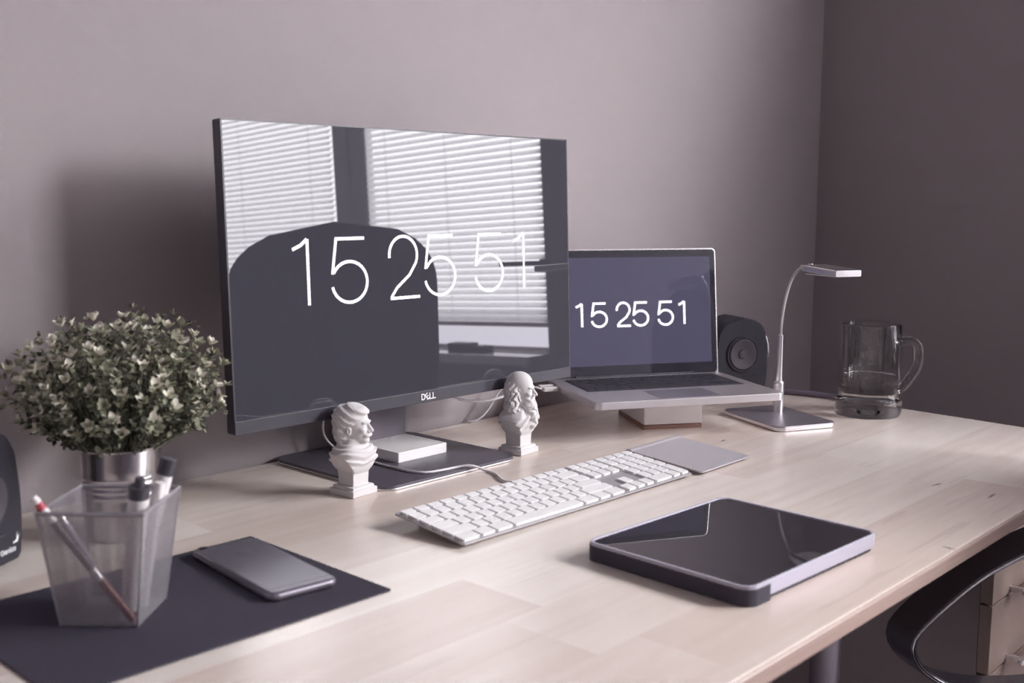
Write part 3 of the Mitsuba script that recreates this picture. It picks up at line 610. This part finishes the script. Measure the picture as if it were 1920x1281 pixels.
def pedestal(p):
    d = boxd(p, (0, 0, 4.3), (21.5, 21.5, 4.3), .7); d = smin(d, boxd(p, (0, 0, 10), (18.5, 18.5, 2.2), .8), 1.2)
    w = 13.3 + .10 * np.clip(p[:, 2] - 12, 0, 40) * .4
    q = np.maximum(np.abs(p[:, 0]), np.abs(p[:, 1])) - w; blk = np.maximum(q, np.maximum(9 - p[:, 2], p[:, 2] - 37))
    return smin(d, blk, 1.0)
def turned(p, a): return np.c_[p[:, 0] * math.cos(a) + p[:, 1] * math.sin(a), -p[:, 0] * math.sin(a) + p[:, 1] * math.cos(a), p[:, 2]]
def face(q, z, s=1.0):
    """brow, nose, eyes, cheeks, lips added to a head; z: eye height"""
    return [("+", ell(q, (17.0, 0, z + 4.6), (4.6, 11, 2.3)), 2.0), ("-", ell(q, (21.0, 6.0, z - .2), (4.2, 4.0, 2.9)), 1.6), ("-", ell(q, (21.0, -6.0, z - .2), (4.2, 4.0, 2.9)), 1.6),
            ("+", ell(q, (16.3, 6.0, z - .2), (2.3, 3.1, 2.0)), .5), ("+", ell(q, (16.3, -6.0, z - .2), (2.3, 3.1, 2.0)), .5),
            ("+", cap(q, (18.8, 0, z + 3), (24.2, 0, z - 6.0), 1.7, 2.7), 1.2), ("+", ell(q, (21.0, 2.7, z - 6.6), (2.4, 1.9, 1.7)), .7), ("+", ell(q, (21.0, -2.7, z - 6.6), (2.4, 1.9, 1.7)), .7),
            ("+", ell(q, (14.8, 8.5, z - 5), (4.4, 4.2, 3.6)), 2.0), ("+", ell(q, (14.8, -8.5, z - 5), (4.4, 4.2, 3.6)), 2.0)]
def apply(d, ops):
    for s, e, k in ops: d = smin(d, e, k) if s == "+" else smax(d, -e, k)
    return d
def strands(q, c, amp, freq, twist, seed):
    a = np.arctan2(q[:, 1] - c[1], q[:, 0] - c[0] + 1e-6); h = q[:, 2] - c[2]
    w = meshkit.noise(np.c_[q / 6.0], seed) * 5.0
    return amp * np.sin(freq * a + twist * h + w)
def chest(p, fold):
    z = p[:, 2]; body = torso(p, [29, 33, 45, 56, 61, 66, 71], [15, 17.5, 21.5, 21.5, 18.5, 14.5, 12.5], [31, 31, 31.5, 30, 25, 17, 13], [0, 0, .5, 1, 0, -1, -2], 3.0)
    under = (31.5 + 1.25 * (np.abs(p[:, 1]) - 14.5) - z) * .62           # arms cut away along a slope down to the pedestal
    return smax(body + fold * np.clip((z - 36) / 8, 0, 1), under, .35)
def bust_swept(p):
    d = pedestal(p)
    r = np.sqrt(p[:, 0] ** 2 + .7 * p[:, 1] ** 2 + 1.3 * (p[:, 2] - 74) ** 2)
    d = smin(d, chest(p, 1.0 * np.sin(r * .82 + 3.0 * meshkit.noise(p / 14.0, 2))), 1.2)
    q = turned(p, math.radians(24)); q = q - np.array([1.5, 0, 0])
    head = ell(q, (-2, 0, 95), (20.5, 17.2, 18.5))
    head = smin(head, ell(q, (7, 0, 82), (13.2, 12.4, 16.5)), 5)
    head = smin(head, cap(q, (-4, 0, 78), (-2, 0, 60), 11.5, 14), 3)
    head = apply(head, face(q, 88.5))
    head = apply(head, [("+", ell(q, (14.5, 0, 70.0), (6.4, 6.8, 4.8)), 2.0), ("+", ell(q, (19.8, 3.6, 76.8), (3.4, 5.8, 2.7), yaw=.5), 1.0), ("+", ell(q, (19.8, -3.6, 76.8), (3.4, 5.8, 2.7), yaw=-.5), 1.0),
                        ("+", ell(q, (17.6, 0, 73.4), (3.0, 4.2, 1.2)), .6)])
    hair = smin(ell(q, (-6, 0, 98), (22, 20.5, 17.8)), ell(q, (-12.5, 0, 82), (14.0, 19.5, 21.0)), 6)
    hair = smax(hair, -ell(q, (19, 0, 85), (19.5, 23, 18.6)), 2.5)
    hair = smin(hair, ell(q, (3, 0, 106.0), (16.5, 16.5, 9.0)), 5)
    hair = hair + .85 * np.sin(.62 * (q[:, 2] * 1.1 + .55 * q[:, 0] + 7 * meshkit.noise(q / 16.0, 3))) + .32 * np.sin(2.1 * (q[:, 2] + .5 * q[:, 0] + 5 * meshkit.noise(q / 12.0, 9)))
    d = smin(d, smin(head, hair, 1.2), 1.6)
    for s in (1, -1):
        d = smin(d, ell(q, (-.5, s * 16.4, 83.0), (3.8, 2.8, 6.2)), .7); d = smax(d, -ell(q, (0.8, s * 19.2, 83.8), (2.1, 1.7, 3.5)), .6)
    return d
def bust_beard(p):
    d = pedestal(p)
    v = p[:, 2] + .95 * np.abs(p[:, 1]) * .9 + .15 * p[:, 0]
    d = smin(d, chest(p, 1.5 * np.tanh(2.2 * np.sin(v * .47 + .4))), 1.2)
    q = turned(p, math.radians(24)); q = q - np.array([2.0, 0, 0])
    head = ell(q, (-1, 0, 103), (20.0, 16.6, 18.0)); head = smin(head, ell(q, (6.5, 0, 89), (12.8, 12.0, 17)), 5)
    head = smin(head, cap(q, (-4, 0, 84), (-2, 0, 60), 12, 14), 3)
    head = apply(head, face(q, 93.5))
    hair = smin(ell(q, (-7, 0, 92), (16.2, 19.6, 22)), ell(q, (-7, 0, 68), (16.0, 23.5, 18.5)), 7)
    hair = smax(hair, q[:, 0] - 4.5 - .06 * (q[:, 2] - 90) - 2.0 * np.sin(q[:, 2] * .33), 2.0)
    ar = 18 * np.arctan2(q[:, 1], -(q[:, 0] + 1.0)); wv = 2.2 * np.sin(.42 * q[:, 2] + 3 * meshkit.noise(q / 14.0, 5))
    hair = hair + 1.0 * np.sin(.95 * ar + wv) + .5 * np.sin(2.0 * ar + 1.7 * wv + 2.0) + .5 * np.sin(.55 * q[:, 2] + .6 * ar)
    beard = smin(ell(q, (12.5, 0, 73), (10.8, 13.4, 13.0)), ell(q, (18.5, 0, 56), (8.8, 11.0, 20.0)), 5)
    wb = 2.4 * np.sin(.36 * q[:, 2] + 3 * meshkit.noise(q / 12.0, 11))
    ab = q[:, 1] + .35 * np.abs(q[:, 1])
    beard = beard + 1.0 * np.sin(.95 * ab + wb) + .5 * np.sin(2.1 * ab + 1.5 * wb + .35 * q[:, 2])
    beard = smin(beard, smin(cap(q, (21.0, 1.0, 85.2), (17.5, 9.5, 76.0), 2.2, 2.2), cap(q, (21.0, -1.0, 85.2), (17.5, -9.5, 76.0), 2.2, 2.2), 1), 1.2)
    d = smin(d, head, 1.5); d = smin(d, hair, .8); d = smin(d, beard, .9)
    return smin(d, ell(q, (20.0, 0, 80.6), (2.6, 3.6, 1.0)), .5)
def make_bust(fn, x, y, yaw, label, top):
    m = surface_net(fn, (-36, -38, -1.5), (40, 38, top), 0.8)
    m = trimesh.smoothing.filter_taubin(m, .4, -.42, 2)
    m.apply_scale(.001); m.apply_translation([0, 0, -m.bounds[0][2] + .0002])
    single("plaster_bust", place(m, x, y, 0, yaw), M["plaster"], label, "bust", smooth=True)
make_bust(bust_swept, .0640, .2640, math.radians(-85), "white plaster bust of a moustached man with swept-back hair, left of monitor base", 122)
make_bust(bust_beard, .3770, .2665, math.radians(-85), "white plaster bust of a bald bearded man, right of monitor base", 126)

# ------------------------------------------------------------------ pencil cup and pens
cup = thing("pencil_cup", "square wire-mesh pencil cup standing on the black mat", "pencil cup")
cu, cv = np.array([.65, -.76, 0]), np.array([.76, .65, 0]); CC = np.array([-.345, .0975, .0020]); CT = CC + np.array([.004, .006, 0])
HB, HT, CHH = .034, .0465, .102
def cpt(a, b, t): return CC * (1 - t) + CT * t + (cu * a + cv * b) * (HB * (1 - t) + HT * t) + np.array([0, 0, CHH * t])
def wire(a, b, r):
    d = b - a; L = np.linalg.norm(d); d = d / L; s = np.cross(d, [0, 0, 1.0] if abs(d[2]) < .8 else [1.0, 0, 0]); s /= np.linalg.norm(s); t = np.cross(d, s)
    return loft([np.array([e + s * r, e + t * r, e - s * r, e - t * r]) for e in (a, b)], False)
def strip(a, b, n):     # flat woven wire lying in the panel's plane
    d = (b - a) / np.linalg.norm(b - a); t = np.cross(d, n)
    return loft([np.array([e + n * .00008 - t * .0003, e + n * .00008 + t * .0003, e - n * .00008 + t * .0003, e - n * .00008 - t * .0003]) for e in (a, b)], False)
sides = [((-1, -1), (1, -1)), ((1, -1), (1, 1)), ((1, 1), (-1, 1)), ((-1, 1), (-1, -1))]
for (a0, b0), (a1, b1) in sides:
    ws = []; pn = np.cross(cpt(a1, b1, 0) - cpt(a0, b0, 0), cpt(a0, b0, 1) - cpt(a0, b0, 0)); pn /= np.linalg.norm(pn)
    for k in range(1, 36): t = k / 36; ws.append(strip(cpt(a0 + (a1 - a0) * t, b0 + (b1 - b0) * t, 0), cpt(a0 + (a1 - a0) * t, b0 + (b1 - b0) * t, 1), pn))
    for k in range(1, 46): t = k / 46; ws.append(strip(cpt(a0, b0, t), cpt(a1, b1, t), pn))
    obj("mesh_panel", cat(*ws), M["mesh_wire"], cup, kind="stuff")
rimp = [cpt(a, b, 1) for a, b in ((-1, -1), (1, -1), (1, 1), (-1, 1))]; rimb = [cpt(a, b, 0) for a, b in ((-1, -1), (1, -1), (1, 1), (-1, 1))]
obj("rim", cat(*[wire(rimp[k], rimp[(k + 1) % 4], .0017) for k in range(4)]), M["mesh_wire"], cup)
for k in range(4): obj("corner_post", wire(rimb[k], rimp[k], .0012), M["mesh_wire"], cup)
obj("cup_base", loft([np.array(rimb) + [0, 0, .0002], np.array(rimb) + [0, 0, .0016]]), M["mesh_wire"], cup)
def stick(name, a, b, segs, label, ctg, hexa=False):
    """segs: (from, to, radius0, radius1, material, part name) along a->b in fractions"""
    a, b = np.array(a), np.array(b); k = thing(name, label, ctg)
    for t0, t1, r0, r1, m, nm in segs: obj(nm, tube([a + (b - a) * t for t in (t0, t0 + (t1 - t0) * .02, t1 - (t1 - t0) * .02, t1)], [r0 * .96, r0, r1, r1 * .96], 6 if hexa else 14), M[m], k, smooth=40)
    return k
c = lambda a, b, t, dz=0: cpt(a, b, t) + np.array([0, 0, dz])
stick("pencil", c(.82, -.80, .02, .002), c(-1.02, -.92, 1.13), [(0, .33, .0036, .0036, "pencil_wine", "lower_shaft"), (.33, .42, .0037, .0037, "silver", "band"), (.42, .80, .0036, .0036, "pencil_dark", "shaft"), (.80, .90, .0037, .0037, "white_plastic", "ferrule"), (.90, .95, .0038, .0038, "red", "red_band"), (.95, 1, .0038, .0034, "white_plastic", "eraser")],
      "dark pencil with a red band and white eraser leaning left in the mesh cup", "pencil")
stick("pencil", c(.45, -.55, .03, .002), c(-.75, -.62, .95), [(0, .9, .0035, .0035, "case", "shaft"), (.9, 1, .0036, .003, "silver", "end_cap")], "grey pencil leaning left behind the red-banded one in the mesh cup", "pencil")
stick("marker", c(.45, -.10, .03, .002), c(.72, -.45, 1.20), [(0, .89, .0080, .0092, "white_plastic", "barrel"), (.89, .985, .0088, .0088, "black", "cap"), (.985, 1.05, .0050, .0040, "black", "cap_tip")], "white marker with a stepped black cap upright in the mesh cup", "marker")
stick("marker", c(.30, .35, .03, .002), c(.93, .30, 1.24), [(0, .96, .0070, .0072, "white_plastic", "barrel"), (.96, 1.08, .0078, .0078, "black", "cap")], "white marker with a plain black cap leaning right in the mesh cup", "marker")
stick("pen", c(.72, .12, .03, .002), c(.93, .0, 1.16), [(0, .92, .0042, .0042, "white_plastic", "barrel"), (.92, 1.0, .0050, .0046, "white_plastic", "push_cap")], "slim white pen leaning over the right rim of the mesh cup", "pen")

# ------------------------------------------------------------------ potted plant
pp = thing("potted_plant", "bushy green plant with pale leaf tips in a ribbed tin pot", "plant")
PTC = np.array([-.2194, .3167]); R0 = .0432
pot_prof = [(0, .0004), (.0385, .0004), (.0392, .002), (.0398, .03), (.0408, .045)]
for k in range(4): z = .050 + .0065 * k; pot_prof += [(.0412 + .0002 * k, z - .0028), (.0422 + .0002 * k, z), (.0412 + .0002 * k, z + .0028)]
pot_prof += [(.0424, .080), (.0430, .0985), (.0442, .1005), (.0445, .1018), (.0438, .1028), (.0428, .1020), (.0424, .098), (.041, .080), (.0385, .004), (0, .004)]
obj("pot", place(lathe(pot_prof, 56), *PTC), M["tin"], pp, smooth=35, label="ribbed tin pot")
obj("soil", place(lathe([(0, .09), (.0415, .09), (.041, .093), (.02, .0955), (0, .096)], 32), *PTC), M["soil"], pp, smooth=True)
def leaf_template(L, W):
    # small oval leaf folded along its midrib: base at the origin, along +x
    xs = [0, .25, .55, .85, 1]; ws = [.06, .42, .5, .26, 0]; v = []
    for x, w in zip(xs, ws): v += [(x * L, -w * W, .10 * W * (w * 2)), (x * L, 0, -.05 * L * math.sin(x * 3)), (x * L, w * W, .10 * W * (w * 2))]
    f = []
    for k in range(4): a = 3 * k; f += [(a, a + 3, a + 4), (a, a + 4, a + 1), (a + 1, a + 4, a + 5), (a + 1, a + 5, a + 2)]
    return np.array(v), np.array(f)
LV, LF = leaf_template(1.0, .62)
leaves = {"leaf_dark": [], "leaf": [], "leaf_pale": []}; stems = []
def add_leaf(kind, p, d, up, L):
    if (p[:2] - PTC) @ [.68, -.733] > .113: return
    d = d / np.linalg.norm(d); s = np.cross(up, d); s /= np.linalg.norm(s) + 1e-9; t = np.cross(d, s)
    leaves[kind].append(p + L * (LV[:, :1] * d + LV[:, 1:2] * s + LV[:, 2:] * t))
base = np.array([*PTC, .088]); cen = np.array([*PTC, .165])
NS = 190
for k in range(NS):
    # directions spread over the upper dome and somewhat below the rim at the sides
    u = (k + .5) / NS; th = math.acos(1 - 1.46 * u); fi = k * 2.39996 + rng.normal(0, .1)
    dirn = np.array([math.sin(th) * math.cos(fi), math.sin(th) * math.sin(fi), math.cos(th)])
    rad = np.array([.112, .112, .082]) * (rng.uniform(.72, 1.02) if rng.random() > .12 else rng.uniform(.98, 1.05)); tip = cen + dirn * rad
    if tip[1] > .468: tip[1] = .468 - rng.uniform(0, .02)
    root = base + np.array([dirn[0] * .03, dirn[1] * .03, 0]); mid = (root + tip) / 2 + np.array([dirn[0] * .012, dirn[1] * .012, .012])
    tt_ = np.linspace(0, 1, 14)[:, None]; path = (1 - tt_) ** 2 * root + 2 * tt_ * (1 - tt_) * mid + tt_ ** 2 * tip
    stems.append(tube(path[::2], np.linspace(.0011, .0006, 7), 4, False))
    # side leaves
    for j in range(4, 14):
        d0 = path[min(j + 1, 13)] - path[j - 1]; d0 /= np.linalg.norm(d0)
        for s in range(2):
            r_ = rng.normal(size=3); r_ -= d0 * (r_ @ d0); r_ /= np.linalg.norm(r_)
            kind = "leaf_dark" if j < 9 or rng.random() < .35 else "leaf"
            add_leaf(kind, path[j], r_ + d0 * .7, d0 + rng.normal(0, .2, 3), rng.uniform(.0060, .0092))
        if rng.random() < .4:   # short twig with leaves
            r_ = rng.normal(size=3); r_ /= np.linalg.norm(r_); e = path[j] + (r_ + d0 * .8) * .012
            for s in range(4):
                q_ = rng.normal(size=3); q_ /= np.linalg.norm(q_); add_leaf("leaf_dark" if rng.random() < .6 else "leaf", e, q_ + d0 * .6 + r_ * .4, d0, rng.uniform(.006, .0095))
    # tip rosette, pale on most of the outer tips
    d0 = tip - path[-3]; d0 /= np.linalg.norm(d0); pale = rng.random() < .8
    a = np.cross(d0, [.3, .2, .9]); a /= np.linalg.norm(a); b_ = np.cross(d0, a); n_ = rng.integers(4, 7)
    for s in range(n_):
        g = s * 2 * math.pi / n_ + rng.normal(0, .2); o = math.cos(g) * a + math.sin(g) * b_
        add_leaf("leaf_pale" if pale and rng.random() < .8 else "leaf", tip - d0 * .002, o * rng.uniform(.5, 1.0) + d0 * rng.uniform(.5, 1.1), d0, rng.uniform(.0088, .0132))
def leafmesh(L):
    n = len(LV); return trimesh.Trimesh(np.vstack(L), np.vstack([LF + i * n for i in range(len(L))]), process=False)
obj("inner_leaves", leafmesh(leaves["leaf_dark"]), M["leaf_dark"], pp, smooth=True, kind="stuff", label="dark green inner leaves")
obj("leaves", leafmesh(leaves["leaf"]), M["leaf"], pp, smooth=True, kind="stuff", label="sage green leaves")
obj("tip_leaves", leafmesh(leaves["leaf_pale"]), M["leaf_pale"], pp, smooth=True, kind="stuff", label="pale cream leaf tips")
obj("stems", cat(*stems), M["stem"], pp, kind="stuff")

# ------------------------------------------------------------------ cables
def cable(name, pts, r, m, label, n=90): return single(name, tube(spline(pts, n), r, 10), M[m], label, "cable", smooth=True)
cable("keyboard_cable", [(.246, .114, .0115), (.240, .135, .0045), (.2335, .157, .0022), (.250, .190, .0022), (.2555, .218, .0030), (.243, .229, .0095), (.229, .241, .0086), (.198, .245, .0084), (.177, .251, .0084), (.166, .291, .0084), (.166, .342, .0084), (.174, .400, .0086), (.172, .428, .010), (.162, .44, .022), (.153, .442, .04), (.156, .442, .062), (.17, .44, .10), (.19, .40, .14)], .0018, "cable",
      "white keyboard cable running over the monitor's base plate behind the left bust")
plug = thing("display_plug", "white cable plug in the laptop's left side, nearest the hinge", "plug")
def lw(a, b, z): return LO + lux * a + luy * b + lz * z
def plug_mesh(b, z): return frame(slab(.026, .010, .007, .0025, .001), lw(-.0155, b, z), lux, luy, lz)
obj("body", plug_mesh(.192, LT - .0098), M["white_plastic"], plug, smooth=40)
q0 = lw(-.028, .192, LT - .0063)
obj("cable", tube(spline([q0, q0 - lux * .012 + [0, 0, -.001], (.526, .400, .055), (.487, .400, .0525), (.456, .400, .0505), (.426, .400, .0525), (.390, .400, .060), (.355, .395, .078), (.32, .375, .11), (.30, .36, .15)], 80), .0022, 10), M["cable"], plug, smooth=True)
plug2 = thing("power_plug", "small white plug in the laptop's left side, in front of the other plug", "plug")
obj("body", plug_mesh(.170, LT - .0098), M["white_plastic"], plug2, smooth=40)
q1 = lw(-.028, .170, LT - .0063)
obj("cable", tube(spline([q1, q1 - lux * .010 + [0, 0, .003], q1 - lux * .03 + luy * .02 + [0, 0, .006], q1 - lux * .05 + luy * .05 + [0, 0, .001], (.50, .45, .02), (.47, .466, .004)], 60), .0016, 10), M["cable"], plug2, smooth=True)
cable("black_cable", [(1.09, .36, .0055), (1.085, .30, .0055), (1.088, .24, .0055), (1.098, .19, .0056), (1.103, .14, .0058), (1.096, .10, .0058)], .0052, "cable_dark", "thick dark cable along the desk's right edge behind the mug")
